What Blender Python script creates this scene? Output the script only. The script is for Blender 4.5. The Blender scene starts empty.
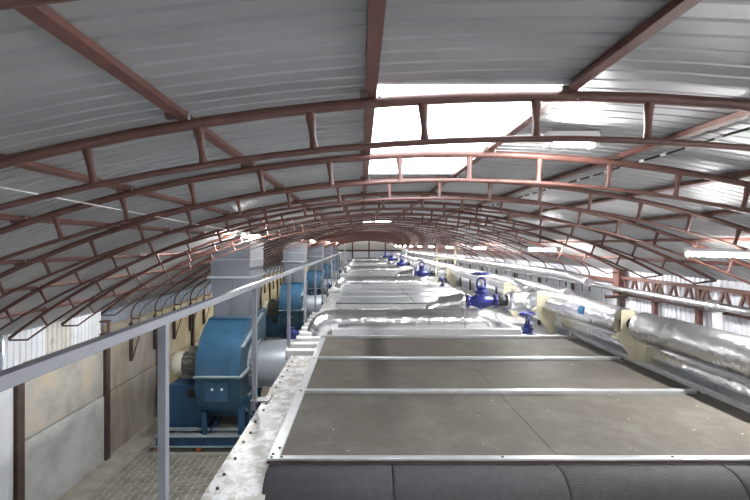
import bpy, math, random
from mathutils import Vector, Matrix
random.seed(7)
S = bpy.context.scene
COL = S.collection
PI = math.pi
EYE = 4.0                                    # eye height over the hall floor

# ------------------------------------------------------------------ camera, sky, exposure
cam_d = bpy.data.cameras.new('camera'); cam = bpy.data.objects.new('camera', cam_d); COL.objects.link(cam)
cam.location = (0, 0, EYE); cam.rotation_euler = (PI/2, 0, 0)
cam_d.sensor_width = 36; cam_d.lens = 420/750*36
cam_d.shift_x = 14/750; cam_d.shift_y = -5/750
cam_d.clip_start = 0.02
S.camera = cam
W = bpy.data.worlds.new('sky'); S.world = W; W.use_nodes = True
bg = W.node_tree.nodes['Background']; bg.inputs[0].default_value = (0.93, 0.97, 1.0, 1); bg.inputs[1].default_value = 8.0
S.view_settings.view_transform = 'Standard'; S.view_settings.look = 'None'
S.view_settings.exposure = 0.7; S.view_settings.gamma = 1.0; S.view_settings.use_curve_mapping = False
LAMP = 330.0                                  # emission of the lamp tubes

# ------------------------------------------------------------------ materials
MATS = {}
def mat(name, col, rough=.5, metal=0., var=.0, vscale=4., bump=0., bscale=30., col2=None, c2=(.45,.65), emit=None,
        stretch=(1,1,1), kind='noise', spec=None):
    if name in MATS: return MATS[name]
    m = bpy.data.materials.new(name); m.use_nodes = True; MATS[name] = m
    nt = m.node_tree; N = nt.nodes; L = nt.links; b = N['Principled BSDF']
    b.inputs['Base Color'].default_value = (*col, 1); b.inputs['Roughness'].default_value = rough; b.inputs['Metallic'].default_value = metal
    if spec is not None: b.inputs['Specular IOR Level'].default_value = spec
    if emit: b.inputs['Emission Color'].default_value = (*emit[0], 1); b.inputs['Emission Strength'].default_value = emit[1]
    g = N.new('ShaderNodeNewGeometry'); mp = N.new('ShaderNodeMapping'); mp.inputs['Scale'].default_value = stretch
    L.new(g.outputs['Position'], mp.inputs['Vector'])
    if var or col2:
        n = N.new('ShaderNodeTexNoise'); n.inputs['Scale'].default_value = vscale; n.inputs['Detail'].default_value = 6; n.inputs['Roughness'].default_value = .62
        L.new(mp.outputs[0], n.inputs['Vector'])
        r = N.new('ShaderNodeValToRGB'); L.new(n.outputs[0], r.inputs[0])
        a, z = r.color_ramp.elements
        if col2:
            a.position, z.position = c2; a.color = (*col, 1); z.color = (*col2, 1)
            if var:
                e = r.color_ramp.elements.new(max(0, c2[0]-.22)); e.color = (*[c*(1-var) for c in col], 1)
        else:
            a.position = .3; z.position = .7; a.color = (*[c*(1-var) for c in col], 1); z.color = (*[min(1, c*(1+var)) for c in col], 1)
        L.new(r.outputs[0], b.inputs['Base Color'])
    if bump:
        if kind == 'crinkle':
            n2 = N.new('ShaderNodeTexVoronoi'); n2.feature = 'F1'; n2.inputs['Scale'].default_value = bscale
            n3 = N.new('ShaderNodeTexNoise'); n3.inputs['Scale'].default_value = bscale*.55; n3.inputs['Detail'].default_value = 4; n3.inputs['Distortion'].default_value = 1.2
            mx = N.new('ShaderNodeMath'); mx.operation = 'ADD'
            L.new(mp.outputs[0], n2.inputs['Vector']); L.new(mp.outputs[0], n3.inputs['Vector'])
            L.new(n2.outputs['Distance'], mx.inputs[0]); L.new(n3.outputs[0], mx.inputs[1]); src = mx.outputs[0]
        else:
            n2 = N.new('ShaderNodeTexNoise'); n2.inputs['Scale'].default_value = bscale; n2.inputs['Detail'].default_value = 3
            L.new(mp.outputs[0], n2.inputs['Vector']); src = n2.outputs[0]
        bp = N.new('ShaderNodeBump'); bp.inputs['Strength'].default_value = bump; bp.inputs['Distance'].default_value = .05 if kind == 'crinkle' else .02
        L.new(src, bp.inputs['Height']); L.new(bp.outputs[0], b.inputs['Normal'])
    return m

M_roof = mat('galvanised_roof', (.33,.335,.345), .46, .45, var=.16, vscale=1.3, bump=.02, bscale=5, stretch=(.5,2,1))
M_red = mat('red_oxide_paint', (.098,.041,.033), .5, var=.3, vscale=14, bump=.05, bscale=60)
M_redlt = mat('red_oxide_purlin', (.118,.048,.038), .55, var=.3, vscale=8)
M_rail = mat('grey_rail_paint', (.19,.195,.225), .42, var=.08, vscale=9)
M_foil = mat('aluminium_foil', (.86,.87,.885), .27, 1., bump=.17, bscale=13, kind='crinkle')
M_foil2 = mat('crumpled_foil', (.78,.79,.80), .26, 1., bump=.24, bscale=11, kind='crinkle')
M_tape = mat('foil_tape', (.80,.81,.83), .26, 1., bump=.15, bscale=20)
M_white = mat('white_machine_paint', (.56,.57,.57), .45, var=.1, vscale=5)
M_ledge = mat('dusty_white_ledge', (.36,.345,.32), .38, col2=(.66,.66,.67), c2=(.44,.56), vscale=9, bump=.15, bscale=25)
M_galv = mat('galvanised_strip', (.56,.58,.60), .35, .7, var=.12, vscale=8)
M_frame = mat('grey_frame_paint', (.50,.51,.53), .4, .2, var=.1, vscale=9)
M_foam = mat('grey_foam_rubber', (.040,.040,.043), .8, var=.2, vscale=22, bump=.35, bscale=130)
M_black = mat('black_rubber', (.012,.012,.012), .6)
M_conc = mat('stained_concrete', (.42,.405,.365), .85, var=.35, col2=(.54,.44,.30), c2=(.52,.74), vscale=1.7, bump=.25, bscale=18)
M_concg = mat('grey_concrete', (.47,.475,.465), .85, var=.3, vscale=1.5, bump=.25, bscale=18)
M_concb = mat('brown_concrete', (.34,.30,.25), .85, var=.35, col2=(.45,.42,.37), c2=(.5,.7), vscale=2.2, bump=.3, bscale=18, stretch=(1,1,.35))
M_yel = mat('cream_plaster', (.52,.44,.27), .85, var=.3, col2=(.58,.53,.40), c2=(.5,.7), vscale=2.0, bump=.2, bscale=12)
M_pave = mat('paving_block', (.25,.24,.215), .88, var=.35, vscale=3.2, bump=.3, bscale=40)
M_floor = mat('concrete_floor', (.34,.325,.29), .88, var=.3, vscale=2.0, bump=.25, bscale=25)
M_joint = mat('sand_joint', (.52,.49,.42), .95, var=.2, vscale=12)
M_post = mat('dark_brown_steel', (.075,.05,.042), .5, var=.35, vscale=9)
M_blue = mat('blue_fan_paint', (.030,.092,.165), .30, var=.22, vscale=3.5, stretch=(1,1,.4))
M_blued = mat('blue_frame_paint', (.016,.066,.145), .4, var=.2, vscale=4)
M_edge = mat('worn_blue_edge', (.28,.33,.36), .5, var=.2, vscale=12)
M_motor = mat('grey_motor_cast', (.20,.20,.19), .5, var=.12, vscale=10)
M_cream = mat('cream_cowl', (.62,.60,.52), .42, var=.08, vscale=7)
M_brk = mat('cream_bracket_paint', (.66,.61,.44), .45, var=.12, vscale=6)
M_duct = mat('blue_grey_duct', (.15,.165,.195), .38, .25, var=.14, vscale=2.2, stretch=(1,1,.5))
M_inlet = mat('grey_inlet_duct', (.34,.37,.42), .38, .2, var=.12, vscale=3)
M_orange = mat('orange_rubber_pad', (.55,.14,.05), .6, var=.1)
M_valve = mat('cobalt_valve_paint', (.012,.018,.135), .34, var=.2, vscale=20)
M_steel = mat('bare_steel', (.55,.55,.56), .32, .9, var=.1, vscale=20)
M_bolt = mat('dark_bolt', (.10,.09,.08), .5, .5)
M_wsheet = mat('white_wall_sheet', (.72,.74,.79), .42, .15, var=.1, vscale=3)
M_dsheet = mat('dirty_white_sheet', (.58,.57,.54), .5, .1, col2=(.20,.21,.19), c2=(.55,.72), vscale=6, stretch=(1,1,.6))
M_bsheet = mat('blue_grey_sheet', (.24,.28,.33), .45, .3, var=.15, vscale=4)
M_lampb = mat('lamp_housing', (.8,.8,.8), .4)
M_tube = mat('lit_tube', (1,1,1), .5, emit=((1.,.985,.96), LAMP))
M_tapeblue = mat('blue_tape', (.02,.26,.55), .4)
M_wire = mat('white_wire', (.72,.72,.70), .5)
M_gable = mat('cream_gable_sheet', (.62,.60,.54), .5, var=.1, vscale=3)

def mat_filter():
    m = bpy.data.materials.new('perforated_filter_sheet'); m.use_nodes = True; nt = m.node_tree; N = nt.nodes; L = nt.links
    b = N['Principled BSDF']; b.inputs['Roughness'].default_value = .62; b.inputs['Metallic'].default_value = 0; b.inputs['Specular IOR Level'].default_value = .12
    g = N.new('ShaderNodeNewGeometry')
    mp = N.new('ShaderNodeMapping'); mp.inputs['Scale'].default_value = (44, 44, 44); mp.inputs['Rotation'].default_value = (0, 0, .785)
    L.new(g.outputs['Position'], mp.inputs[0])
    v = N.new('ShaderNodeTexVoronoi'); v.inputs['Scale'].default_value = 1.; v.inputs['Randomness'].default_value = .12
    L.new(mp.outputs[0], v.inputs['Vector'])
    r = N.new('ShaderNodeValToRGB'); r.color_ramp.elements[0].position = .22; r.color_ramp.elements[1].position = .36
    r.color_ramp.elements[0].color = (.030,.027,.023,1); r.color_ramp.elements[1].color = (.092,.083,.072,1)
    L.new(v.outputs['Distance'], r.inputs[0])
    n = N.new('ShaderNodeTexNoise'); n.inputs['Scale'].default_value = 2.2; n.inputs['Detail'].default_value = 8; n.inputs['Roughness'].default_value = .7
    L.new(g.outputs['Position'], n.inputs['Vector'])
    d = N.new('ShaderNodeValToRGB'); d.color_ramp.elements[0].position = .47; d.color_ramp.elements[1].position = .78
    L.new(n.outputs[0], d.inputs[0])
    mx = N.new('ShaderNodeMixRGB'); mx.inputs[2].default_value = (.15,.140,.126,1)
    L.new(d.outputs[0], mx.inputs[0]); L.new(r.outputs[0], mx.inputs[1])
    n4 = N.new('ShaderNodeTexNoise'); n4.inputs['Scale'].default_value = 26; n4.inputs['Detail'].default_value = 3; L.new(g.outputs['Position'], n4.inputs['Vector'])
    d4 = N.new('ShaderNodeValToRGB'); d4.color_ramp.elements[0].position = .735; d4.color_ramp.elements[1].position = .76; L.new(n4.outputs[0], d4.inputs[0])
    mx2 = N.new('ShaderNodeMixRGB'); mx2.inputs[2].default_value = (.6,.58,.55,1); L.new(d4.outputs[0], mx2.inputs[0]); L.new(mx.outputs[0], mx2.inputs[1])
    L.new(mx2.outputs[0], b.inputs['Base Color'])
    return m
M_filter = mat_filter()
def mat_poly():
    m = bpy.data.materials.new('frosted_polycarbonate'); m.use_nodes = True; nt = m.node_tree; N = nt.nodes; L = nt.links
    N.remove(N['Principled BSDF']); o = N['Material Output']
    t = N.new('ShaderNodeBsdfTransparent'); t.inputs[0].default_value = (.92,.95,.97,1)
    s = N.new('ShaderNodeBsdfTranslucent'); s.inputs[0].default_value = (.95,.97,1,1)
    mx = N.new('ShaderNodeMixShader'); mx.inputs[0].default_value = .5
    L.new(t.outputs[0], mx.inputs[1]); L.new(s.outputs[0], mx.inputs[2]); L.new(mx.outputs[0], o.inputs[0])
    return m
M_poly = mat_poly()

# ------------------------------------------------------------------ mesh builder
class MB:
    def __init__(s): s.v = []; s.f = []; s.sm = []
    def add(s, vs, fs, smooth=False):
        o = len(s.v); s.v += [tuple(v) for v in vs]; s.f += [tuple(i+o for i in f) for f in fs]; s.sm += [smooth]*len(fs); return s
    def box(s, x0, x1, y0, y1, z0, z1):
        return s.add([(x0,y0,z0),(x1,y0,z0),(x1,y1,z0),(x0,y1,z0),(x0,y0,z1),(x1,y0,z1),(x1,y1,z1),(x0,y1,z1)],
                     [(0,3,2,1),(4,5,6,7),(0,1,5,4),(1,2,6,5),(2,3,7,6),(3,0,4,7)])
    def obox(s, c, sx, sy, sz, R=None):
        R = R or Matrix.Identity(3); c = Vector(c); vs = []
        for z in (-1,1):
            for x, y in ((-1,-1),(1,-1),(1,1),(-1,1)): vs.append(c + R @ Vector((x*sx/2, y*sy/2, z*sz/2)))
        return s.add(vs, [(0,3,2,1),(4,5,6,7),(0,1,5,4),(1,2,6,5),(2,3,7,6),(3,0,4,7)])
    def bar(s, a, b, w, h, up=(0,0,1)):
        a, b = Vector(a), Vector(b); d = (b-a).normalized(); u = Vector(up)
        if abs(d.dot(u)) > .98: u = Vector((0,1,0))
        r = d.cross(u).normalized(); u = r.cross(d); vs = []
        for p in (a, b):
            for i, j in ((-1,-1),(1,-1),(1,1),(-1,1)): vs.append(p + r*(i*w/2) + u*(j*h/2))
        return s.add(vs, [(0,3,2,1),(4,5,6,7),(0,1,5,4),(1,2,6,5),(2,3,7,6),(3,0,4,7)])
    def sweep(s, pts, rad, n=12, cap=True, jit=0):
        pts = [Vector(p) for p in pts]; k = len(pts); rad = rad if hasattr(rad, '__len__') else [rad]*k
        vs = []; prev = None
        for i, p in enumerate(pts):
            t = (pts[min(i+1,k-1)] - pts[max(i-1,0)]).normalized()
            if prev is None:
                prev = t.orthogonal().normalized()
            prev = (prev - t*prev.dot(t)).normalized(); q = t.cross(prev)
            for j in range(n):
                a = 2*PI*j/n; vs.append(p + (prev*math.cos(a) + q*math.sin(a))*rad[i]*(1+random.uniform(-jit, jit)))
        fs = [(i*n+j, i*n+(j+1)%n, (i+1)*n+(j+1)%n, (i+1)*n+j) for i in range(k-1) for j in range(n)]
        s.add(vs, fs, True)
        if cap: o = len(s.v)-len(vs); s.f += [tuple(o+j for j in reversed(range(n))), tuple(o+(k-1)*n+j for j in range(n))]; s.sm += [False]*2
        return s
    def cyl(s, a, b, r, n=16, r2=None): return s.sweep([a, b], [r, r if r2 is None else r2], n)
    def lathe(s, c, axis, prof, n=20, cap=True):              # prof: (distance along axis, radius)
        c = Vector(c); ax = Vector(axis).normalized(); u = ax.orthogonal().normalized(); w = ax.cross(u); vs = []
        for t, r in prof:
            for j in range(n): a = 2*PI*j/n; vs.append(c + ax*t + (u*math.cos(a)+w*math.sin(a))*r)
        k = len(prof); o = len(s.v)
        s.add(vs, [(i*n+j, i*n+(j+1)%n, (i+1)*n+(j+1)%n, (i+1)*n+j) for i in range(k-1) for j in range(n)], True)
        if cap: s.f += [tuple(o+j for j in reversed(range(n))), tuple(o+(k-1)*n+j for j in range(n))]; s.sm += [False]*2
        return s
    def torus(s, c, axis, R, r, n=24, m=8):
        c = Vector(c); ax = Vector(axis).normalized(); u = ax.orthogonal().normalized(); w = ax.cross(u); vs = []
        for i in range(n):
            a = 2*PI*i/n; d = u*math.cos(a)+w*math.sin(a)
            for j in range(m): b = 2*PI*j/m; vs.append(c + d*(R+r*math.cos(b)) + ax*(r*math.sin(b)))
        return s.add(vs, [(i*m+j, ((i+1)%n)*m+j, ((i+1)%n)*m+(j+1)%m, i*m+(j+1)%m) for i in range(n) for j in range(m)], True)
    def prism(s, poly, axis, a, b, smooth=False):             # poly of 2-D points, extruded along axis x / y / z between a and b
        def P(p, t): return {'x': (t,p[0],p[1]), 'y': (p[0],t,p[1]), 'z': (p[0],p[1],t)}[axis]
        n = len(poly); o = len(s.v)
        s.add([P(p,a) for p in poly]+[P(p,b) for p in poly], [(i,(i+1)%n,n+(i+1)%n,n+i) for i in range(n)], smooth)
        s.f += [tuple(o+i for i in reversed(range(n))), tuple(o+n+i for i in range(n))]; s.sm += [False]*2
        return s
    def mesh(s, name, m):
        me = bpy.data.meshes.new(name); me.from_pydata(s.v, [], s.f); me.polygons.foreach_set('use_smooth', s.sm)
        me.materials.append(m); me.update(); 
        import bmesh
        bm = bmesh.new(); bm.from_mesh(me); bmesh.ops.recalc_face_normals(bm, faces=bm.faces); bm.to_mesh(me); bm.free()
        return me
def link(name, me, parent=None, loc=(0,0,0), rot=(0,0,0)):
    o = bpy.data.objects.new(name, me); COL.objects.link(o); o.location = loc; o.rotation_euler = rot
    if parent: o.parent = parent
    return o
def obj(name, mb, m, parent=None, loc=(0,0,0), rot=(0,0,0), bevel=0):
    o = link(name, mb.mesh(name, m), parent, loc, rot)
    if bevel:
        b = o.modifiers.new('bevel', 'BEVEL'); b.width = bevel; b.segments = 2; b.limit_method = 'ANGLE'
    return o
def tag(o, label, cat, group=None, kind=None):
    o['label'] = label
    if cat: o['category'] = cat
    if group: o['group'] = group
    if kind: o['kind'] = kind
    return o
def thing(name, label, cat, loc=(0,0,0), group=None):
    o = bpy.data.objects.new(name, None); COL.objects.link(o); o.location = loc; o.empty_display_size = .2
    return tag(o, label, cat, group)
def struct(name, label=None):
    o = bpy.data.objects.new(name, None); COL.objects.link(o); o['kind'] = 'structure'
    if label: o['label'] = label
    return o
def dup(o, dy, label=None, parent=None):
    c = o.copy(); COL.objects.link(c)
    if parent: c.parent = parent
    else: c.location.y += dy
    if label: c['label'] = label
    for ch in list(o.children): dup(ch, 0, None, c)
    return c
ORD = ['first','second','third','fourth','fifth','sixth','seventh','eighth','ninth','tenth','eleventh','twelfth','thirteenth','fourteenth','fifteenth',
       'sixteenth','seventeenth','eighteenth','nineteenth','twentieth']
def Z(z): return z + EYE
def arcpts(c, r, a0, a1, n): return [(c[0]+r*math.cos(a0+(a1-a0)*i/n), c[1]+r*math.sin(a0+(a1-a0)*i/n)) for i in range(n+1)]
def rounded(pts, r, n=6):                                     # polyline with rounded corners, for pipes
    pts = [Vector(p) for p in pts]; out = [pts[0]]
    for i in range(1, len(pts)-1):
        a, b, c = pts[i-1], pts[i], pts[i+1]; u = (a-b).normalized(); w = (c-b).normalized()
        rr = min(r, (a-b).length*.5, (c-b).length*.5)
        for k in range(n+1):
            t = k/n; out.append((b+u*rr)*(1-t)**2 + b*2*t*(1-t) + (b+w*rr)*t*t)
    return out + [pts[-1]]

# ------------------------------------------------------------------ the vault
AX, AZ, AR = .61, Z(.57), 8.7                                 # apex and radius of the upper truss chord
CX, CZ = AX, AZ - AR
XL, XR = -4.75, 4.75
YB, YE = -3.3, 44.7
def az(x, r=AR): return CZ + math.sqrt(r*r-(x-CX)**2)
def ang(x, r=AR): return math.asin((x-CX)/r)                  # 0 at the apex, positive to the right
def ap(t, r=AR): return (CX + r*math.sin(t), CZ + r*math.cos(t))

# floor
fl = obj('floor', MB().box(-6, 6, YB, YE+.3, -.12, 0), M_floor); fl['kind'] = 'structure'; fl['label'] = 'grey concrete and paving floor of the hall'
# paving blocks beside the fans: interlocking stones with recessed joints
bx, by = .125, .19
def block_mesh():
    g = .009; w = .012; x1 = bx-g; y1 = by-g
    out = [(g,g),(x1*.5,g+w),(x1,g),(x1+w*.6,y1*.3),(x1-w*.2,y1*.65),(x1,y1),(x1*.5,y1+w),(g,y1),(g-w*.2,y1*.65),(g+w*.6,y1*.3)]
    return MB().prism(out, 'z', 0, .016).mesh('paving_block', M_pave)
BM = block_mesh()
jb = obj('paving_bed', MB().box(-4.28, -1.05, 6.2, 13.2, 0, .010), M_joint, fl)
cnt = 0
for j in range(36):
    for i in range(25):
        x = -4.27+i*bx; y = 6.25+j*by+(by/2 if i % 2 else 0)
        if y > 8.6 and x > -3.9 and not (y < 8.4): continue
        if cnt >= 300: break
        if x > -2.3 or y > 11: continue
        link('paving_block', BM, fl, (x, y, random.uniform(0,.003))); cnt += 1
apron = obj('wall_apron', MB().box(-4.78, -4.29, YB, YE, 0, .02), mat('pale_apron', (.36,.335,.29), .9, var=.25, vscale=3, bump=.2, bscale=20), fl)

# roof sheets (ceiling), ribs run along the arch
ceil = struct('ceiling', 'grey ribbed steel sheets of the arched roof')
RS = AR + .021 + .026
def sheet_mesh(x0, x1, n):
    t0, t1 = ang(x0, RS), ang(x1, RS); pr = []
    p = 1/12
    for k in range(12): pr += [(k*p, 0), (k*p+p*.79, 0), (k*p+p*.83, .014), (k*p+p*.94, .014)]
    pr.append((1.0, 0)); vs = []
    for i in range(n+1):
        t = t0+(t1-t0)*i/n
        for y, h in pr: x, z = ap(t, RS+h); vs.append((x, y, z))
    m = len(pr)
    return MB().add(vs, [(i*m+j, i*m+j+1, (i+1)*m+j+1, (i+1)*m+j) for i in range(n) for j in range(m-1)]).mesh('roof_sheet', M_roof)
SHL, SHA, SHB = sheet_mesh(-4.86, .045, 16), sheet_mesh(.045, .80, 3), sheet_mesh(.80, 4.86, 14)
SKY = {1, 2, 10}
SHEET0 = .57
for n in range(-4, 44):
    y = SHEET0+n
    link('roof_sheet', SHL, ceil, (0, y, 0)); link('roof_sheet', SHB, ceil, (0, y, .004))
    if n not in SKY: link('roof_sheet', SHA, ceil, (0, y, .002))
def skylight(i, y0, y1, lab):
    w = struct('window_%d' % i, lab)
    t0, t1 = ang(.045, RS), ang(.80, RS); vs = []
    for k in range(5):
        x, z = ap(t0+(t1-t0)*k/4, RS+.004); vs += [(x, y0, z), (x, y1, z)]
    obj('pane', MB().add(vs, [(2*k, 2*k+1, 2*k+3, 2*k+2) for k in range(4)]), M_poly, w)
    fr = MB()
    for yy in (y0, y1): fr.box(.045, .80, yy-.012, yy+.012, az(.4, RS)-.012, az(.4, RS)+.012)
    obj('window_frame', fr, M_galv, w)
skylight(1, SHEET0+1, SHEET0+3, 'large white rooflight panel overhead near the camera')
skylight(2, SHEET0+10, SHEET0+11, 'small rooflight panel farther down the vault')

# purlins
PX = [-4.2,-3.56,-2.91,-2.11,-1.46,-.695,.04,.80,1.60,2.33,3.0,3.65,4.3]
PN = ['lowest on the left eave side','second up from the left eave','third up from the left eave','fourth up from the left eave','fifth up from the left eave',
      'just left of the ridge','directly overhead beside the rooflight','along the right edge of the rooflight','second right of the rooflight',
      'third right of the rooflight','fourth right of the rooflight','second up from the right eave','lowest on the right eave side']
TY = [.57] + [1.63+k for k in range(42)]
cl = MB().box(-.012,.018,-.014,.014,-.008,.012).mesh('clamp', M_post)
scw = MB().cyl((0,0,-.01),(0,0,.04),.006,8).mesh('bolt', M_steel)
for x, nm in zip(PX, PN):
    t = ang(x); px, pz = ap(t, AR+.021+.012)
    p = obj('roof_purlin', MB().box(-.021,.021, YB, YE-.02, -.012,.012), M_redlt, None, (px,0,pz), (0,t,0))
    tag(p, 'long red-brown steel purlin under the roof, '+nm, 'purlin', 'roof purlins')
    for k in range(1, 7):
        link('clamp', cl, p, (-.03,TY[k]-.035,-.012)); link('bolt', scw, p, (.034,TY[k]-.01,-.03))

# arched trusses
def truss(k, y):
    knee = k >= 8
    if k <= 19: lab = ORD[k]+' arched red-brown tube roof truss counting away from the camera'
    else: lab = 'dim arched roof truss in the far end of the hall'
    o = thing('roof_truss', lab, 'truss', (0, y, 0), 'arched roof trusses')
    d = .165
    xa, xb = (-4.38, 4.45) if knee else (XL, XR)
    n = 40 if k < 8 else 26
    def chord(r, off):
        t0, t1 = ang(xa+off, r), ang(xb-off, r)
        return [(ap(t0+(t1-t0)*i/n, r)[0], 0, ap(t0+(t1-t0)*i/n, r)[1]) for i in range(n+1)]
    up = chord(AR, 0); lo = chord(AR-d, .02 if knee else .28)
    if knee:
        def foot(path, xv, zf, left):
            e, e2 = (path[0], path[1]) if left else (path[-1], path[-2])
            e, e2 = Vector(e), Vector(e2); dr = (e-e2).normalized(); tt = (xv-e.x)/dr.x; c = e+dr*tt
            b = Vector((xv,0,c.z-.22)); q = [e*(1-s)**2+c*2*s*(1-s)+b*s*s for s in [i/7 for i in range(1,8)]] + [Vector((xv,0,zf))]
            return (list(reversed(q))+path) if left else (path+q)
        up = foot(up, XL+.03, Z(-1.62), True); up = foot(up, XR-.05, Z(-.95), False)
        lo = foot(lo, XL+.19, Z(-1.62), True); lo = foot(lo, XR-.2, Z(-.95), False)
    else:
        lo = [up[0]] + lo + [up[-1]]
    ns = 10 if k < 8 else 6
    obj('top_chord', MB().sweep(up, .0215 if k < 8 else .016, ns), M_red, o)
    obj('bottom_chord', MB().sweep(lo, .0125 if k < 8 else .009, ns), M_red, o)
    ts = []; s0 = ang(.24); st = .44/AR; i = -14
    while i < 14:
        t = s0+i*st; x = ap(t)[0]
        if xa+.3 < x < xb-.3: ts.append(t)
        i += 1
    if k <= 8:
        for t in ts:
            x, z = ap(t, AR-.018); link('strut', STUB, o, (x,0,z), (0,t,0))
    else:
        mb = MB()
        for t in ts:
            a, b = ap(t, AR), ap(t, AR-d); mb.sweep([(a[0],0,a[1]),(b[0],0,b[1])], .008, 5, False)
        q = obj('web_struts', mb, M_red, o); q['kind'] = 'stuff'
    if knee:
        for xs, z0 in ((XL+.11, Z(-1.52)),):
            obj('foot_tie', MB().box(xs-.09, xs+.09, -.012, .012, z0, z0+.02), M_red, o)
    return o
def stub_mesh():
    vs = []; n = 10; prof = [(0,.020,.015),(-.02,.0195,.013),(-.05,.0155,.012),(-.085,.0125,.0125),(-.11,.0135,.0125),(-.135,.017,.011),(-.15,.018,.011)]
    for z, a, b in prof:
        for j in range(n): w = 2*PI*j/n; vs.append((a*math.cos(w), b*math.sin(w), z))
    return MB().add(vs, [(i*n+j, i*n+(j+1)%n, (i+1)*n+(j+1)%n, (i+1)*n+j) for i in range(len(prof)-1) for j in range(n)], True).mesh('strut', M_red)
STUB = stub_mesh()
for k, y in enumerate(TY):
    o = truss(k, y)
    if k == 1: o.location.z = Z(.5)*0; o.rotation_euler.y = -.012; o.location.x = .012*Z(.5)

# ------------------------------------------------------------------ left wall
wl = struct('wall_left', 'concrete slab wall on the left with steel posts')
PY = [3.8+2*i for i in range(21)]
for i, y in enumerate(PY[:-1]):
    if y < 5.7: continue
    m1, m2 = (M_conc, M_concg) if i == 1 else (M_concb, M_concb) if i == 2 else (M_yel, M_yel)
    obj('concrete_panel', MB().box(XL-.14, XL-.01, y+.02, y+1.98, Z(-2.77), Z(-1.64 if i < 2 else -1.52)), m1, wl, bevel=.012)
    obj('concrete_panel', MB().box(XL-.13, XL+.005, y+.02, y+1.98, 0, Z(-2.785)), m2, wl, bevel=.012)
for i, y in enumerate(PY):
    if y < 5.7 or i % 1: continue
    mb = MB().box(XL-.02, XL+.05, y-.045, y+.045, .0, Z(-1.75)).box(XL+.05, XL+.06, y-.06, y+.06, 0, Z(-1.75))
    obj('wall_post', mb, M_post, wl)
    obj('post_cap', MB().box(XL-.02,XL+.04,y-.04,y+.04,Z(-1.75),Z(-1.66)), M_red, wl)
obj('wall_backing', MB().box(XL-.3, XL-.15, YB, YE, 0, Z(-1.5)), M_concg, wl)
def strip_sheet(y0, y1, z0, z1, m, x=XL, pitch=.1, depth=.015, parent=wl, name='wall_sheet'):
    vs = []; n = max(1, round((y1-y0)/pitch)); p = (y1-y0)/n
    pr = []
    for k in range(n): pr += [(y0+k*p,0),(y0+k*p+p*.42,0),(y0+k*p+p*.5,depth),(y0+k*p+p*.92,depth)]
    pr.append((y1,0))
    for y, d in pr: vs += [(x+d,y,z0),(x+d,y,z1)]
    return obj(name, MB().add(vs, [(2*i,2*i+2,2*i+3,2*i+1) for i in range(len(pr)-1)]), m, parent)
strip_sheet(YB, 5.56, Z(-1.66), Z(-1.18), M_bsheet)
strip_sheet(5.56, 6.28, Z(-1.68), Z(-1.2), M_wsheet, XL+.02)
strip_sheet(6.28, 6.86, Z(-1.68), Z(-1.2), M_dsheet, XL+.025)
strip_sheet(6.86, 7.62, Z(-1.68), Z(-1.2), M_wsheet, XL+.02)
strip_sheet(7.66, YE, Z(-1.53), Z(-1.0), M_bsheet, XL-.03, .25)
strip_sheet(YB, 5.74, 0, Z(-1.60), M_wsheet, XL, .22, .008)
obj('wall_plate', MB().box(XL-.14, XL+.05, 5.85, 7.62, Z(-1.69), Z(-1.64)), mat('pale_mortar', (.42,.38,.30), .9, var=.2, vscale=8), wl)
obj('wall_plate', MB().box(XL-.14, XL+.03, 7.66, YE, Z(-1.56), Z(-1.50)), mat('brown_mortar', (.30,.25,.19), .9, var=.3, vscale=8), wl)
tb = thing('truss_bracket', 'small red-brown steel saddle on top of the left wall at a post', 'bracket', (XL+.08, 7.63, Z(-1.6)))
obj('base_plate', MB().box(-.1,.1,-.06,.06,-.03,.0), M_red, tb); obj('top_plate', MB().box(-.1,.1,-.06,.06,.2,.23), M_red, tb)
for s in (-.08,.08): obj('upright', MB().box(s-.015,s+.015,-.03,.03,0,.2), M_red, tb)
obj('hanger', MB().box(.06,.1,-.02,.02,-.14,-.03), M_red, tb)
# wall brackets under the knee trusses: a flat bar with a rod loop
WBs = None
for k in range(8, 26):
    y = TY[k]
    if WBs is None:
        WBs = thing('wall_bracket', '', 'bracket', (XL+.03, y, Z(-1.6)), 'loop brackets down the left wall')
        obj('bar', MB().box(-.03,.025,-.03,.03,-.78,0), M_post, WBs)
        obj('rod', MB().sweep(rounded([(.16,0,0),(.16,0,-.28),(.03,0,-.72)], .06), .012, 8), M_post, WBs)
        o = WBs
    else:
        o = dup(WBs, y-TY[8])
    i = k-8
    o['label'] = (ORD[i]+' dark loop bracket hanging down the yellow left wall, counted from the camera') if i < 6 else 'dark loop bracket on the far left wall behind the ducts'

# ------------------------------------------------------------------ right wall
wr = struct('wall_right', 'white ribbed steel sheet wall on the right')
def wall_sheet_mesh():
    pr = []; p = 1/11; vs = []
    for k in range(11): pr += [(k*p,0),(k*p+p*.45,0),(k*p+p*.53,.02),(k*p+p*.92,.02)]
    pr.append((1,0))
    for y, d in pr: vs += [(-d,y,0),(-d,y,Z(-.455))]
    return MB().add(vs, [(2*i,2*i+2,2*i+3,2*i+1) for i in range(len(pr)-1)]).mesh('wall_sheet', M_wsheet)
WSH = wall_sheet_mesh()
for n in range(-4, 44): link('wall_sheet', WSH, wr, (XR+.11+(.004 if n % 2 else 0), .7+n, 0))
for n in range(-3, 24):
    y = 5.05+n*.89 if n < 4 else 7.72+(n-3)*1.78
    w = .05 if n < 4 else .03
    if y < YE: obj('column', MB().box(XR-.0, XR+.06, y-w*.7, y+w*.7, 0, Z(-.6)), M_red, wr)
for z in (-1.4, -2.6): obj('girt', MB().box(XR+.02, XR+.085, YB, YE, Z(z), Z(z)+.06), M_red, wr)
lg = thing('lattice_girder', 'red-brown lattice girder along the top of the white right wall', 'girder', (XR-.02, 0, 0))
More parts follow.
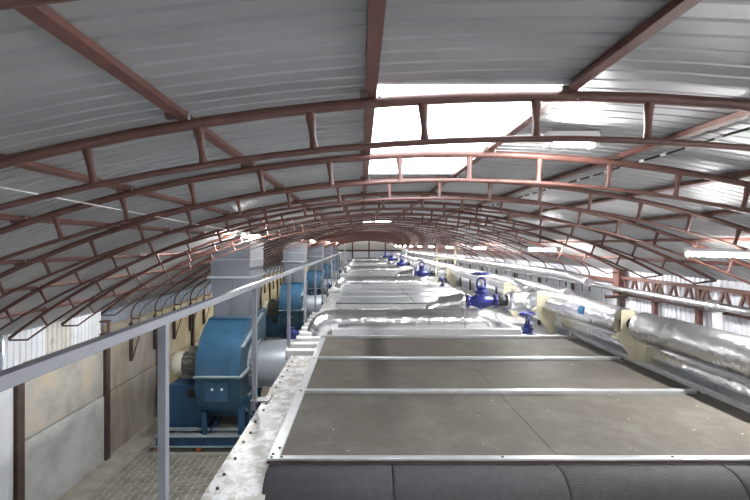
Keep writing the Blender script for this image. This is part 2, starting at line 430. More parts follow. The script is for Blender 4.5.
obj('top_chord', MB().box(-.03,.03, YB, 7.75, Z(-.615), Z(-.56)), M_red, lg)
obj('bottom_chord', MB().box(-.03,.03, YB, 7.75, Z(-.905), Z(-.86)), M_red, lg)
dg = MB().bar((0,-.075,Z(-.88)),(0,.03,Z(-.60)),.03,.03,(1,0,0)).mesh('diagonal', M_red)
dg2 = MB().bar((0,.075,Z(-.88)),(0,-.03,Z(-.60)),.03,.03,(1,0,0)).mesh('diagonal', M_red)
for k in range(0, 22):
    y = 7.55-k*.3
    link('diagonal', dg, lg, (0,y-.03,0)); link('diagonal', dg2, lg, (0,y+.05,0))
obj('end_box', MB().box(-.07,.07,7.6,7.78,Z(-.95),Z(-.45)), M_red, lg)
ev = obj('eaves_beam', MB().box(XR-.02,XR+.06,7.8,YE,Z(-.70),Z(-.63)), M_red, wr)

# ------------------------------------------------------------------ end walls
we = struct('wall_far', 'pale sheet gable wall closing the far end of the hall')
def gable(parent, y, mlow, mhi, zmid, fill_glaze=None):
    nn = 19
    for i in range(nn):
        x0 = -4.8+9.6*i/nn-.01; x1 = -4.8+9.6*(i+1)/nn+.01; yy = y+(.006 if i % 2 else 0)
        za, zb = az(x0, RS)+.02, az(x1, RS)+.02
        obj('gable_sheet', MB().prism([(x0,zmid-.04),(x1,zmid-.04),(x1,zb),(x0,za)], 'y', yy, yy+.03), mhi, parent)
        if fill_glaze and 1 < i < nn-2:
            obj('wall_sheet', MB().box(x0,x1,yy,yy+.03,0,fill_glaze[0]), mlow, parent)
            if fill_glaze[1] < zmid-.04: obj('wall_sheet', MB().box(x0,x1,yy,yy+.03,fill_glaze[1],zmid-.02), mlow, parent)
        else: obj('wall_sheet', MB().box(x0,x1,yy,yy+.03,0,zmid-.02), mlow, parent)
    if fill_glaze:  # unseen windows added to throw soft daylight onto the foreground
        for k in range(5):
            x0 = -3.79+k*1.516
            w = struct('window_%d' % (3+k), 'added frosted fill-light window, unseen in the gable behind the camera')
            obj('pane', MB().box(x0+.03,x0+1.486,y+.008,y+.02,fill_glaze[0],fill_glaze[1]), M_poly, w)
            obj('window_frame', MB().box(x0-.03,x0+.03,y-.02,y+.05,fill_glaze[0],fill_glaze[1]).box(x0,x0+1.516,y-.02,y+.05,fill_glaze[0]-.03,fill_glaze[0]+.03).box(x0,x0+1.516,y-.02,y+.05,fill_glaze[1]-.03,fill_glaze[1]+.03), M_galv, w)
gable(we, YE-.03, M_wsheet, M_gable, Z(-.6))
obj('girt', MB().box(-4.8,4.8,YE-.13,YE-.05,Z(-.68),Z(-.5)), M_red, we)
for x in (-2.6,-.9,.85,2.6): obj('column', MB().box(x-.07,x+.07,YE-.16,YE-.05,0,az(x)-.05), M_red, we)
wb = struct('wall_back', 'pale sheet gable wall behind the camera')
gable(wb, YB-.03, M_wsheet, M_gable, Z(-.9), (Z(-3.2), Z(-2.75)))

# ------------------------------------------------------------------ lamps
def lamp(x, y, z, lab, rz=0., L=1.2):
    o = thing('tube_lamp', lab, 'lamp', (x, y, z), 'tube lamps under the roof'); o.rotation_euler = (0,0,rz)
    obj('housing', MB().prism([(-.05,.03),(.05,.03),(.03,.065),(-.03,.065)], 'y', -L/2, L/2), M_lampb, o)
    obj('tube', MB().sweep([(0,-L/2+.02,.01),(0,L/2-.02,.01)], .022, 10), M_tube, o)
    for s in (-1,1): obj('end_cap', MB().box(-.035,.035,s*(L/2-.012)-.012,s*(L/2-.012)+.012,-.015,.04), M_lampb, o)
    for s in (-.4,.4): obj('hanger', MB().cyl((0,s*L,.06),(0,s*L,.14),.004,6), M_steel, o)
    return o
lamp(3.36, -.3, Z(-.10), 'assumed tube lamp out of view on the right, added to light the foreground')  # unseen lamp, assumed to continue the right row, added for foreground light
for i in range(10):  # the last one is added to brighten the far gable wall
    lamp(3.36, 3.72+4.03*i, Z(-.10), ORD[i]+' glowing white tube lamp along the right side of the vault')
for i, y in enumerate((6.8, 15.4, 23.0, 30.6, 38.2)):
    lamp(-1.8, y, Z(.13), ORD[i]+' glowing white tube lamp along the left side of the vault')
lamp(1.10, 2.2, Z(.525), 'short lit lamp hung crosswise beside the rooflight', PI/2, .26)

# ------------------------------------------------------------------ drying units (machine), one every 8 m
D = 8.0
NU = 5
ZT = Z(-1.5)
def unit_parts():
    R = []
    # body
    o = thing('dryer_unit', '', 'machine', (0, 2.0, 0), 'dryer units in a row')
    obj('body', MB().box(-.90, 3.62, 0, 7.98, 0, Z(-1.66)), M_white, o, bevel=.02)
    obj('side_flange', MB().box(-1.02, -.62, 0, 4.15, Z(-1.66), Z(-1.62)), M_ledge, o)
    obj('side_flange', MB().box(-.98, -.62, 4.15, 7.98, Z(-1.70), Z(-1.655)), M_white, o)
    bolt = MB().cyl((0,0,0),(0,0,.009),.013,6).cyl((0,0,.009),(0,0,.014),.006,8).mesh('bolt', M_bolt)
    for k in range(19):
        y = .08+k*.22
        link('bolt', bolt, o, (-.965+(.012 if k % 2 else 0), y+(.05 if k % 3 == 0 else 0), Z(-1.62)))
    for k in range(9):
        y = 4.2+k*.42
        mb = MB().box(-1.10, -.60, y, y+.16, Z(-1.66), Z(-1.56)).box(-1.12,-1.10,y-.02,y+.18,Z(-1.70),Z(-1.54))
        obj('stiffener', mb, M_white, o, bevel=.008)
    obj('top_plate', MB().box(-.62, 3.55, 4.9, 7.95, Z(-1.66), Z(-1.60)), M_white, o)
    obj('top_frame', MB().box(-.5, 2.75, 5.2, 5.32, Z(-1.60), Z(-1.44)).box(-.5, 2.75, 6.5, 6.62, Z(-1.60), Z(-1.40)).box(-.5,-.4,5.32,6.5,Z(-1.6),Z(-1.44)).box(2.65,2.75,5.32,6.5,Z(-1.6),Z(-1.44)), M_frame, o, bevel=.01)
    R.append(o)
    # filter cover: framed perforated sheets
    f = thing('filter_cover', '', 'cover', (0, 2.96, 0), 'filter covers on the dryer units')
    x0, x1, L = -.66, 3.54, 3.89
    rows = [0, 1.34, 2.60, L]
    xm = 1.42
    for r in range(3):
        for (a, b) in ((x0+.075, xm), (xm, x1-.03)):
            obj('filter_sheet', MB().box(a+.002, b-.002, rows[r]+.03, rows[r+1]-.02, ZT-.06, ZT-.012-(.003 if a > 1 else 0)), M_filter, f)
    obj('edge_strip', MB().box(x0, x0+.085, 0, L, ZT-.16, ZT), M_galv, f, bevel=.004)
    obj('edge_strip', MB().box(x1-.035, x1+.035, 0, L, ZT-.16, ZT+.025), M_galv, f, bevel=.004)
    obj('front_bar', MB().box(x0, x1+.03, -.022, .03, ZT-.012, ZT+.004), M_galv, f, bevel=.003)
    obj('front_channel', MB().box(x0, x1+.03, -.022, .02, ZT-.030, ZT-.012), M_post, f)
    obj('front_panel', MB().box(x0+.085, x1-.035, .0, .03, ZT-.16, ZT-.05), M_white, f)
    obj('rear_bar', MB().box(x0, x1, L-.04, L+.01, ZT-.05, ZT+.03), M_galv, f, bevel=.004)
    for r in (1, 2): obj('cross_bar', MB().box(x0+.085, x1-.12, rows[r]-.03, rows[r]+.03, ZT-.03, ZT+.022), M_galv, f, bevel=.008)
    obj('seam', MB().box(xm-.012, xm+.012, .03, L-.04, ZT-.014, ZT-.009), M_filter, f)
    rv = MB().lathe((0,0,0),(0,0,1),[(0,.011),(.005,.010),(.009,.004)],8).mesh('rivet', M_bolt)
    for x, y in ((x0+.03,.05),(x0+.06,.14),(x0+.03,.0),(x0+.10,.006),(1.0,.006),(2.2,.006),(x0+.04,1.36),(x0+.04,2.6)): link('rivet', rv, f, (x,y,ZT+.002))
    R.append(f)
    return R
U0 = unit_parts()
# foam pads over the front edge of the covers
def foam_mesh(w):
    poly = [(2.935,Z(-1.56)),(2.925,Z(-1.532))]
    c = (2.87, Z(-1.785))
    poly += [(c[0]+.19*math.cos(a), c[1]+.255*math.sin(a)) for a in [PI/2+i*PI/14 for i in range(0,11)]]
    poly += [(2.70,Z(-2.2)),(2.935,Z(-2.2))]
    mb = MB(); n = len(poly)
    xs = [0,.006,.018,w-.018,w-.006,w]; sc = [.965,.99,1,1,.99,.965]; vs = []
    for x, s in zip(xs, sc):
        for y, z in poly: vs.append((x, 2.86+(y-2.86)*s, Z(-1.85)+(z-Z(-1.85))*s))
    mb.add(vs, [(i*n+j, i*n+(j+1)%n, (i+1)*n+(j+1)%n, (i+1)*n+j) for i in range(5) for j in range(n)], True)
    mb.f += [tuple(range(n)), tuple(5*n+j for j in range(n))]; mb.sm += [False, False]
    return mb
FX = [-.645, .215, 1.365, 2.52, 3.55]
FN = ['leftmost of the row', 'between the two seams', 'right of both seams', 'mostly outside the right edge']
foams = []
for i in range(4):
    w = FX[i+1]-FX[i]-.004
    o = obj('foam_pad', foam_mesh(w), M_foam, None, (FX[i],0,0))
    tag(o, 'dark grey foam pad along the bottom edge of the picture, '+FN[i], 'foam pad', 'foam pads on the nearest cover'); foams.append(o)

# pipes
def pipe(name, lab, pts, r, m=M_foil, group=None, bands=(), rr=.25, n=20, wob=.0):
    o = thing(name, lab, 'pipe', (0,0,0), group)
    P = rounded(pts, rr, 8); Q = []
    for a, b in zip(P, P[1:]):                                  # resample, foil wrapping is lumpy
        k = max(1, int((b-a).length/(.07 if b.y < 9.5 and m in (M_foil, M_foil2) else .22))); Q += [a+(b-a)*(i/k) for i in range(k)]
    Q.append(P[-1])
    obj('insulated_pipe' if m in (M_foil, M_foil2) else 'tube', MB().sweep(Q, [r*(1+random.uniform(-wob,wob)*.5) for _ in Q], n, True, wob*.35), m, o)
    for (p, d) in bands:
        p = Vector(p); d = Vector(d).normalized()
        obj('band', MB().lathe(p, d, [(-.03,r*1.03),(.03,r*1.03)], n, False), M_tape, o)
    return o
def unit_pipes():
    R = []
    zc = Z(-1.385); r = .212
    o = pipe('crossover_pipe', '', [(-.80,7.62,Z(-2.0)),(-.78,7.66,zc),(2.42,7.8,zc),(2.44,7.75,Z(-2.0))], r, M_foil2, 'foil crossover pipes', rr=.34, wob=.03, n=24)
    for x in (-.1,.55,1.25,1.9): obj('band', MB().lathe((x,7.73,zc),(1,.04,0),[(-.03,r*1.025),(.03,r*1.025)],24,False), M_tape, o)
    R.append(o)
    zv = Z(-1.10); yv = 8.25
    o = pipe('branch_pipe', '', [(1.25,8.6,Z(-1.75)),(1.45,8.35,Z(-1.22)),(2.05,yv,zv)], .17, M_foil2, 'crumpled foil branch pipes', wob=.06)
    R.append(o)
    return R
U0 += unit_pipes()

def gate_valve(loc, s, lab, axis='x', group='large blue gate valves'):
    o = thing('gate_valve', lab, 'valve', loc, group)
    if axis == 'y': o.rotation_euler = (0,0,PI/2)
    def q(*a): return tuple(v*s for v in a)
    def pr(l): return [(a*s,b*s) for a, b in l]
    body = MB().lathe((0,0,0),(1,0,0),pr([(-.27,.085),(-.2,.09),(-.12,.12),(-.05,.145),(.05,.145),(.12,.12),(.2,.09),(.27,.085)]),20)
    body.lathe((0,0,0),(0,0,1),pr([(0,.12),(.12,.105),(.17,.10)]),18)
    obj('body', body, M_valve, o)
    for sg in (-1,1):
        fl_ = obj('flange', MB().lathe((sg*.275*s,0,0),(1,0,0),pr([(-.022,.135),(.022,.135)]),22), M_valve, o)
        bm = MB()
        for k in range(8):
            a = 2*PI*k/8+.2; bm.cyl((sg*.275*s-.04*s,math.cos(a)*.112*s,math.sin(a)*.112*s),(sg*.275*s+.04*s,math.cos(a)*.112*s,math.sin(a)*.112*s),.012*s,6)
        bb = obj('flange_bolts', bm, M_steel, fl_); bb['kind'] = 'stuff'
    obj('bonnet', MB().lathe((0,0,0),(0,0,1),pr([(.17,.13),(.20,.13),(.20,.10),(.24,.085),(.26,.075),(.26,.11),(.285,.11),(.285,.06)]),20), M_valve, o)
    yk = MB()
    for sg in (-1,1): yk.sweep([q(sg*.075,0,.28),q(sg*.085,0,.34),q(sg*.075,0,.41),q(sg*.02,0,.455)],.022*s,8)
    yk.cyl(q(0,0,.43),q(0,0,.475),.035*s,12); yk.cyl(q(-.09,0,.285),q(.09,0,.285),.02*s,8)
    obj('yoke', yk, M_valve, o)
    obj('stem', MB().cyl(q(0,0,.26),q(0,0,.56),.014*s,8), M_steel, o)
    hw = obj('handwheel', MB().torus(q(0,0,.535),(0,0,1),.165*s,.022*s,26,8), M_valve, o)
    sp = MB()
    for k in range(5): a = 2*PI*k/5; sp.bar((0,0,.53*s),(math.cos(a)*.16*s,math.sin(a)*.16*s,.535*s),.02*s,.014*s)
    sp.cyl(q(0,0,.515),q(0,0,.555),.03*s,10)
    obj('spokes', sp, M_valve, hw)
    return o
v1 = gate_valve((2.36,8.25,Z(-1.10)), 1.0, '')
v2 = gate_valve((3.02,7.62,Z(-1.66)), .78, '', 'y', 'small blue gate valves')
obj('pipe_stub', MB().cyl((-.5,0,0),(.5,0,0),.075,14), M_white, v2)
U0 += [v1, v2]
cp = pipe('coupling_pipe', '', [(2.66,8.25,Z(-1.10)),(2.90,8.25,Z(-1.10))], .10, M_black, 'black couplings beside the valves')
obj('flange', MB().lathe((2.87,8.25,Z(-1.10)),(1,0,0),[(-.025,.15),(.025,.15)],22), M_steel, cp)
U0.append(cp)

# ------------------------------------------------------------------ fans
def fan_things():
    R = []
    yc, zc = 8.9, Z(-2.5)
    o = thing('centrifugal_fan', '', 'fan', (-2.7, yc, 0), 'blue centrifugal fans')
    ox, oy = -2.7, yc
    def b(name, mb, m, par=o, **k):
        mb.v = [(x-ox, y-oy, z) for x, y, z in mb.v]; return obj(name, mb, m, par, **k)
    prof = []
    for i in range(29):
        th = math.radians(18+i*(270-18)/28)
        r = .99+.0*th if th < PI/2 else .99+.16*(th-PI/2)/PI
        prof.append((yc - math.sin(th)*r, zc + math.cos(th)*r))
    prof += [(yc+1.15, Z(-1.52)), (8.62, Z(-1.52))]
    c = b('scroll_casing', MB().prism(prof, 'x', -3.11, -2.30), M_blue)
    for p in list(c.data.polygons)[:len(prof)]: p.use_smooth = abs(p.normal.x) < .1
    c.data.set_sharp_from_angle(angle=math.radians(35))
    for xs in (-3.125, -2.305):                                # side plates stand proud of the scroll
        pp = [(yc+(y-yc)*1.03, zc+(z-zc)*1.02) for y, z in prof]
        b('side_plate', MB().prism(pp, 'x', xs, xs+.022), M_blue)
    ledge = MB().box(-3.15,-2.24,7.84,7.93,Z(-2.49),Z(-2.465)).box(-2.285,-2.22,7.9,8.42,Z(-2.50),Z(-2.46))
    b('stiffener', ledge, M_edge)
    b('stiffener', MB().bar((-2.26,8.0,Z(-1.95)),(-2.26,9.6,Z(-1.55)),.07,.03,(0,0,1)), M_edge)
    b('stiffener', MB().bar((-2.26,8.1,Z(-3.15)),(-2.26,8.75,Z(-3.55)),.07,.03,(0,0,1)), M_edge)
    b('stiffener', MB().bar((-2.26,8.35,Z(-3.05)),(-2.26,9.4,Z(-2.95)),.06,.03,(0,0,1)), M_edge)
    for y in (8.0,8.3,8.75,9.3): b('side_rib', MB().box(-2.29,-2.22,y,y+.035,Z(-3.65),Z(-2.98)), M_blued)
    # access door with bolts and two knobs
    dr = MB(); 
    d_ = b('access_door', MB().box(-2.93,-2.48,7.905,7.93,Z(-2.95),Z(-2.57)), M_blue)
    bm = MB()
    for k in range(8):
        for z in (-2.60,-2.93): bm.lathe((-2.90+k*.056,7.90,Z(z)),(0,-1,0),[(-.01,.009),(.006,.006)],6)
    for k in range(4):
        for x in (-2.915,-2.495): bm.lathe((x,7.90,Z(-2.66-k*.07)),(0,-1,0),[(-.01,.009),(.006,.006)],6)
    q = b('door_bolts', bm, M_bolt, d_); q['kind'] = 'stuff'
    for x in (-2.80,-2.62): b('knob', MB().lathe((x,7.91,Z(-2.72)),(0,-1,0),[(0,.024),(.02,.024),(.03,.015)],12), M_lampb, d_)
    # inlet side
    b('inlet_ring', MB().lathe((-2.285,yc,zc),(1,0,0),[(0,.50),(.03,.50),(.03,.44),(.05,.44)],32), M_edge)
    rb = MB()
    for k in range(24):
        a = 2*PI*k/24; rb.bar((-2.255,yc+math.cos(a)*.46,zc+math.sin(a)*.46),(-2.17,yc+math.cos(a)*.455,zc+math.sin(a)*.455),.02,.02)
    q = b('ring_bolts', rb, M_steel); q['kind'] = 'stuff'
    b('flexible_coupling', MB().lathe((-2.25,yc,zc),(1,0,0),[(0,.43),(.05,.45),(.11,.43)],32), M_motor)
    # motor
    mo = b('motor', MB().lathe((-3.74,yc,zc),(1,0,0),[(0,.215),(.42,.215),(.45,.16),(.63,.10)],24), M_motor)
    for k in range(14):
        a = 2*PI*k/14
        Rm = Matrix.Rotation(a,3,'X'); b('cooling_fin', MB().obox(Vector((-3.53,yc,zc))+Rm@Vector((0,0,.225)),.40,.012,.045,Rm), M_motor, mo)
    b('fan_cowl', MB().lathe((-3.96,yc,zc),(1,0,0),[(0,.13),(.015,.20),(.06,.245),(.24,.25)],24), M_cream, mo)
    b('terminal_box', MB().box(-3.62,-3.42,yc-.09,yc+.09,zc+.22,zc+.34), M_motor, mo, bevel=.01)
    b('motor_foot', MB().box(-3.72,-3.32,yc-.22,yc+.22,Z(-2.76),Z(-2.68)), M_motor, mo)
    pd = b('motor_pedestal', MB().box(-3.80,-3.14,8.28,9.5,Z(-3.62),Z(-2.76)), M_blued, bevel=.012)
    b('hole', MB().lathe((-3.34,8.285,Z(-2.93)),(0,-1,0),[(0,.09),(.012,.09)],20), M_black, pd)
    # base frame
    for y in (8.02, 9.75):
        bm = b('base_beam', MB().box(-3.92,-1.75,y,y+.08,Z(-3.84),Z(-3.65)), M_blued)
        b('flange_lip', MB().box(-3.94,-1.75,y-.05,y+.12,Z(-3.85),Z(-3.835)).box(-3.94,-1.75,y-.05,y+.12,Z(-3.655),Z(-3.64)), M_edge, bm)
    for x in (-3.9,-3.13,-2.3): b('base_tie', MB().box(x,x+.08,8.1,9.75,Z(-3.83),Z(-3.66)), M_blued)
    b('casing_leg', MB().box(-3.05,-2.97,8.05,8.13,Z(-3.65),Z(-3.2)), M_blued); b('casing_leg', MB().box(-2.36,-2.28,8.05,8.13,Z(-3.65),Z(-3.1)), M_blued)
    b('casing_brace', MB().bar((-2.94,8.1,Z(-3.62)),(-2.80,8.15,Z(-3.42)),.04,.03), M_blued)
    b('upper_rail', MB().box(-3.82,-2.3,8.14,8.19,Z(-3.60),Z(-3.55)), M_edge)
    for x in (-3.86,-3.11,-2.35):
        for y in (8.06, 9.79): b('rubber_foot', MB().lathe((x,y,.05),(0,0,1),[(0,.06),(.02,.065),(.075,.06),(.09,.045),(.10,.02),(.115,.02)],14), M_orange)
    for x in (-3.98,): b('foot_slab', MB().box(-4.0,-2.2,7.95,9.95,.012,.052), M_conc)
    R.append(o)
    # exhaust duct
    e = thing('exhaust_duct', '', 'duct', (-2.7, 9.3, Z(-1.5)), 'rising exhaust ducts')
    ox, oy = -2.7, 9.3; zz = Z(-1.5)
    def fr(xa,xb,ya,yb,za, xc,xd,yc_,yd,zb):
        vs = [(xa,ya,za),(xb,ya,za),(xb,yb,za),(xa,yb,za),(xc,yc_,zb),(xd,yc_,zb),(xd,yd,zb),(xc,yd,zb)]
        return MB().add([(x-ox,y-oy,z-zz) for x,y,z in vs], [(0,3,2,1),(4,5,6,7),(0,1,5,4),(1,2,6,5),(2,3,7,6),(3,0,4,7)])
    obj('transition', fr(-3.02,-2.36,8.66,9.72,Z(-1.5),-3.08,-2.29,8.60,9.78,Z(-.66)), M_duct, e)
    obj('base_flange', fr(-3.08,-2.30,8.58,9.9,Z(-1.515),-3.08,-2.30,8.58,9.9,Z(-1.48)), M_blue, e)
    obj('upper_section', fr(-3.07,-2.28,8.60,9.78,Z(-.66),-3.05,-2.26,8.60,9.78,Z(.5)), M_duct, e)
    obj('flange', fr(-3.13,-2.23,8.54,9.83,Z(-.68),-3.13,-2.23,8.54,9.83,Z(-.64)), M_inlet, e)
    obj('seam', fr(-3.075,-2.265,8.592,9.79,Z(-.31),-3.075,-2.265,8.592,9.79,Z(-.295)), M_inlet, e)
    obj('standing_seam', fr(-2.68,-2.665,8.58,8.64,Z(-1.47),-2.58,-2.565,8.58,8.62,Z(-.68)), M_duct, e)
    R.append(e)
    i = thing('inlet_duct', '', 'duct', (-2.1, yc, zc), 'round inlet ducts')
    obj('duct_shell', MB().lathe((-.04,0,0),(1,0,0),[(0,.455),(.06,.46),(.5,.50),(1.18,.47)],32), M_inlet, i)
    obj('flange', MB().lathe((-.04,0,0),(1,0,0),[(-.02,.50),(.03,.50)],32), M_inlet, i)
    R.append(i)
    return R
F0 = fan_things()
# small blue pump motor on the machine edge
pm = thing('pump_motor', '', 'motor', (-1.12, 6.95, Z(-1.45)), 'small blue pump motors')
obj('motor_body', MB().lathe((-.14,0,0),(1,0,0),[(0,.05),(.02,.065),(.16,.065),(.18,.05),(.26,.045)],16), M_valve, pm)
for k in range(5): obj('cooling_ring', MB().lathe((-.10+k*.03,0,0),(1,0,0),[(0,.074),(.01,.074)],16), M_valve, pm)
obj('terminal_box', MB().box(-.08,.02,-.04,.04,.05,.11), M_valve, pm, bevel=.008)
obj('foot', MB().box(-.1,.06,-.05,.05,-.12,-.05), M_valve, pm)
obj('mount_arm', MB().box(-.06,.25,-.03,.03,-.15,-.12), M_white, pm)
pm.scale = (.8, .8, .8)
U0.append(pm)
UL = {'dryer_unit': '{} white dryer unit counting away from the camera, below the covers and pipes',
      'filter_cover': '{} framed perforated grey cover lying on the row of dryer units',
      'crossover_pipe': '{} foil-wrapped pipe crossing over the dryer units from side to side',
      'branch_pipe': '{} crumpled foil pipe end leading into the left of a blue valve',
      'gate_valve': '{} large blue gate valve with handwheel along the row of pipes',
      'coupling_pipe': '{} black flanged coupling just right of a large blue valve',
      'pump_motor': '{} small blue motor on the left edge of the dryer units',
      'centrifugal_fan': '{} blue centrifugal fan with grey motor along the left wall',
      'exhaust_duct': '{} grey square exhaust duct rising into the roof above a fan',
      'inlet_duct': '{} round grey inlet duct between a fan and the dryer units'}
def lab_for(o, k):
    if o is v2: return ['nearest','second','third','fourth','farthest'][k]+' small blue gate valve low behind the cover corner on the right'
    return UL[o.name.split('.')[0]].format(['nearest','second','third','fourth','farthest'][k])
for lst, n in ((U0, NU), (F0, NU)):
    for o in lst:
        for k in range(1, n): dup(o, D*k, lab_for(o, k))
        o['label'] = lab_for(o, 0)
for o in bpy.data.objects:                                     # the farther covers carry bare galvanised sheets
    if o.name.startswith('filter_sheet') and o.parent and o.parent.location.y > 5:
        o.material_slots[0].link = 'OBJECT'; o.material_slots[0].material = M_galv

# ------------------------------------------------------------------ pipes along the right side
Y1 = 7.75
p1 = pipe('main_foil_pipe', 'thick foil-wrapped pipe running past the camera on the right, from the nearest blue valve',
     [(2.90,8.25,Z(-1.10)),(3.36,8.22,Z(-1.10)),(3.5,7.4,Z(-1.03)),(3.5,5.50,Z(-1.02))], .185, M_foil, rr=.5, wob=.03, n=28)
near_pts = [(3.5,5.2-.07*k,Z(-1.02)+.0003*k) for k in range(68)]
obj('insulated_pipe', MB().sweep(near_pts, .188, 28, True, .006), M_foil, p1)
obj('inner_pipe', MB().cyl((3.5,5.6,Z(-1.02)),(3.5,5.1,Z(-1.02)),.09,16), M_black, p1)
for y in (1.5,2.6,3.7,4.7,6.9): obj('band', MB().lathe((3.5,y,Z(-1.015)),(0,1,0),[(-.03,.191),(.03,.191)],26,False), M_tape, p1)
tp = MB(); vs = []
for i in range(5):
    a = math.radians(150+i*9)
    for y in (6.27,6.40): vs.append((3.5+.196*math.cos(a), y, Z(-1.02)+.196*math.sin(a)))
tp.add(vs, [(2*i,2*i+1,2*i+3,2*i+2) for i in range(4)]); obj('tape_patch', tp, M_tapeblue, p1)['label'] = 'small blue tape square'
p2 = pipe('lower_foil_pipe', 'lower foil-wrapped pipe beside the right edge of the nearest cover', [(3.62,8.6,Z(-1.35)),(3.84,7.2,Z(-1.42)),(3.86,.5,Z(-1.46))], .165, M_foil, rr=.4, wob=.03, n=24)
for y in (2.0,3.2,4.4,6.4): obj('band', MB().lathe((3.855,y,Z(-1.445)),(0,1,0),[(-.03,.173),(.03,.173)],24,False), M_tape, p2)
pipe('crumpled_foil_pipe', 'pale crumpled foil pipe between the two thick foil pipes on the right', [(4.2,9.0,Z(-1.25)),(4.2,.5,Z(-1.32))], .14, M_foil2, wob=.06)
gp = pipe('gas_pipe', 'thin banded foil pipe in front of the red lattice girder', [(4.58,YE-1,Z(-.80)),(4.58,7.9,Z(-.78)),(4.56,.5,Z(-.80))], .048, M_foil, n=14, rr=.1)
for y in [5.0+.42*k for k in range(9)]: obj('band', MB().lathe((4.57,y,Z(-.79)),(0,1,0),[(-.012,.052),(.012,.052)],14,False), M_tape, gp)
obj('flange', MB().lathe((4.57,5.45,Z(-.79)),(0,1,0),[(-.05,.055),(-.05,.08),(-.02,.08),(-.02,.05),(.02,.05),(.02,.08),(.05,.08),(.05,.055)],16), M_steel, gp)
wp = thing('pipe_prop', 'white post holding up the thin banded pipe by the right wall', 'post', (4.6,5.42,0)); obj('shaft', MB().box(-.035,.035,-.035,.035,0,Z(-.86)), M_lampb, wp); obj('cradle', MB().box(-.06,.06,-.03,.03,Z(-.87),Z(-.84)), M_steel, wp)
bp_ = thing('dark_prop', 'dark steel prop with arm under the thin banded pipe', 'post', (4.55,7.35,0)); obj('shaft', MB().box(-.05,.05,-.04,.04,0,Z(-.92)), M_post, bp_); obj('arm', MB().box(-.3,.1,-.03,.03,Z(-.93),Z(-.88)), M_post, bp_)
h1 = pipe('header_pipe', 'long upper foil pipe running away beside the right wall', [(4.28,7.9,Z(-.70)),(4.24,8.6,Z(-.60)),(4.2,YE-2,Z(-.60))], .085, M_foil, rr=.3, wob=.03)
pipe('second_header_pipe', 'foil pipe running away above the second blue valve', [(3.55,8.9,Z(-1.02)),(3.5,9.6,Z(-.92)),(3.42,16.0,Z(-.95)),(2.95,16.25,Z(-1.10))], .15, M_foil, rr=.5, wob=.03)
pipe('third_header_pipe', 'foil pipe running away above the third blue valve', [(3.55,17.0,Z(-1.02)),(3.42,24.0,Z(-.95)),(2.95,24.25,Z(-1.10))], .15, M_foil, rr=.5, wob=.03)
pipe('fourth_header_pipe', 'foil pipe running away above the farthest blue valves', [(3.55,25.0,Z(-1.02)),(3.42,40.0,Z(-.95)),(2.95,40.25,Z(-1.10))], .15, M_foil, rr=.5, wob=.03)
pipe('wall_foil_pipe', 'pale foil pipe low along the right wall beyond the bracket', [(4.05,8.2,Z(-.98)),(4.02,30,Z(-1.0))], .13, M_foil2, wob=.04)
def pipe_bracket(x, y, lab, s=1.):
    o = thing('pipe_bracket', lab, 'bracket', (x, y, 0), 'cream pipe brackets')
    obj('face_plate', MB().box(-.23*s,-.06*s,-.02,.0,Z(-1.13),Z(-.84)), M_brk, o, bevel=.004)
    obj('gusset', MB().prism([(-.25*s,Z(-1.13)),(.10*s,Z(-1.13)),(.10*s,Z(-1.58)),(.0,Z(-1.58))], 'y', .02, .05), M_brk, o)
    obj('post', MB().box(.03*s,.12*s,.03,.12,0,Z(-1.2)), M_brk, o)
    obj('strut', MB().bar((-.24*s,-.0,Z(-1.13)),(.02*s,-.0,Z(-1.58)),.09,.03,(0,1,0)), M_brk, o)
    obj('saddle', MB().box(-.28*s,.2*s,.0,.12,Z(-1.22),Z(-1.185)), M_brk, o)
    return o
pipe_bracket(3.58, 5.42, 'cream steel bracket clasping the thick foil pipe, nearest the camera')
pipe_bracket(3.42, 7.62, 'cream steel bracket under the bend of the thick foil pipe')
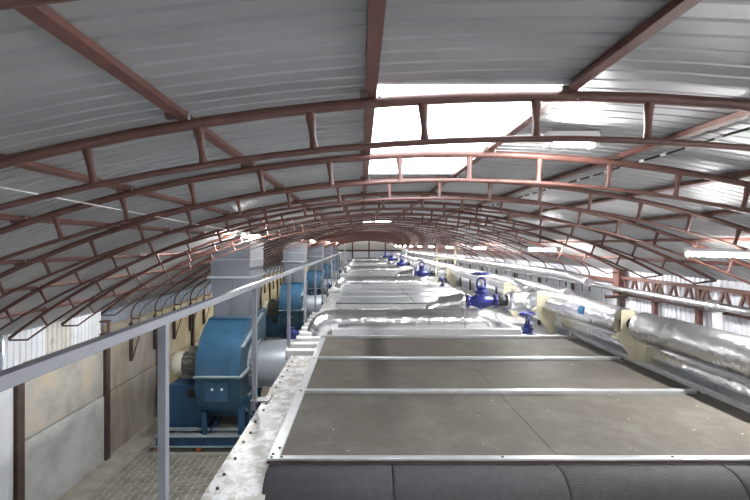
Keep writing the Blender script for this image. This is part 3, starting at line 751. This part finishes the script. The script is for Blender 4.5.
pipe_bracket(3.42, 9.4, 'cream steel bracket behind the nearest large blue valve')
pipe_bracket(3.42, 15.6, 'cream steel bracket by the second large blue valve')
fr_ = thing('tube_gantry', 'cream painted tube frame standing above the pipes far on the right', 'gantry', (3.4, 17.5, 0))
for x in (-.25,.52): obj('post', MB().cyl((x,0,0),(x,0,Z(.0) if x > 0 else Z(.1)),.035,10), M_brk, fr_)
obj('rail', MB().cyl((-.35,0,Z(-.57)),(.56,0,Z(-.57)),.04,10), M_brk, fr_)

# ------------------------------------------------------------------ handrail
hr = thing('handrail', 'grey square-tube handrail running down the left edge of the dryer units', 'handrail', (-1.11, 0, 0))
zr = Z(-.42)
obj('top_rail', MB().box(-.027,.027,.35,29.2,zr-.024,zr+.024), M_rail, hr, bevel=.004)
hy = [.42, 2.36, 4.38, 6.45, 8.35, 10.2]+[10.2+1.9*k for k in range(1,11)]
pm_ = MB().box(-.022,.022,-.022,.022,Z(-1.72),zr-.02).mesh('post', M_rail)
fp = MB().box(-.02,.16,-.06,.06,Z(-1.655),Z(-1.64)).box(-.03,-.02,-.05,.05,Z(-1.75),Z(-1.64)).mesh('foot_plate', M_rail)
for y in hy:
    p = link('post', pm_, hr, (0,y,0)); link('foot_plate', fp, p, (0,0,.035 if y < 6 else 0))
obj('end_post', MB().box(-.03,.03,29.17,29.23,Z(-1.6),Z(.1)), M_lampb, hr)

# ------------------------------------------------------------------ cables
rc = thing('roof_cable', 'black cable clipped along the underside of the roof on the right', 'cable', (1.76, 0, az(1.76, RS)-.012))
obj('cord', MB().sweep([(0,1.2+k*.4,-.004*(k % 2)) for k in range(22)], .0065, 8), M_black, rc)
clip = MB().cyl((0,-.022,0),(0,.022,0),.009,8).mesh('clip', M_lampb)
for k in range(44): link('clip', clip, rc, (0,1.3+k*.19,-.002))
tag(obj('tie_wire', MB().sweep([(-1.5,1.2,Z(.255)),(-1.5,1.75,Z(.241)),(-1.5,4.1,Z(.182)),(-1.5,6.0,Z(.15))], .0035, 6), M_wire), 'thin white wire strung between the trusses on the left', 'wire')
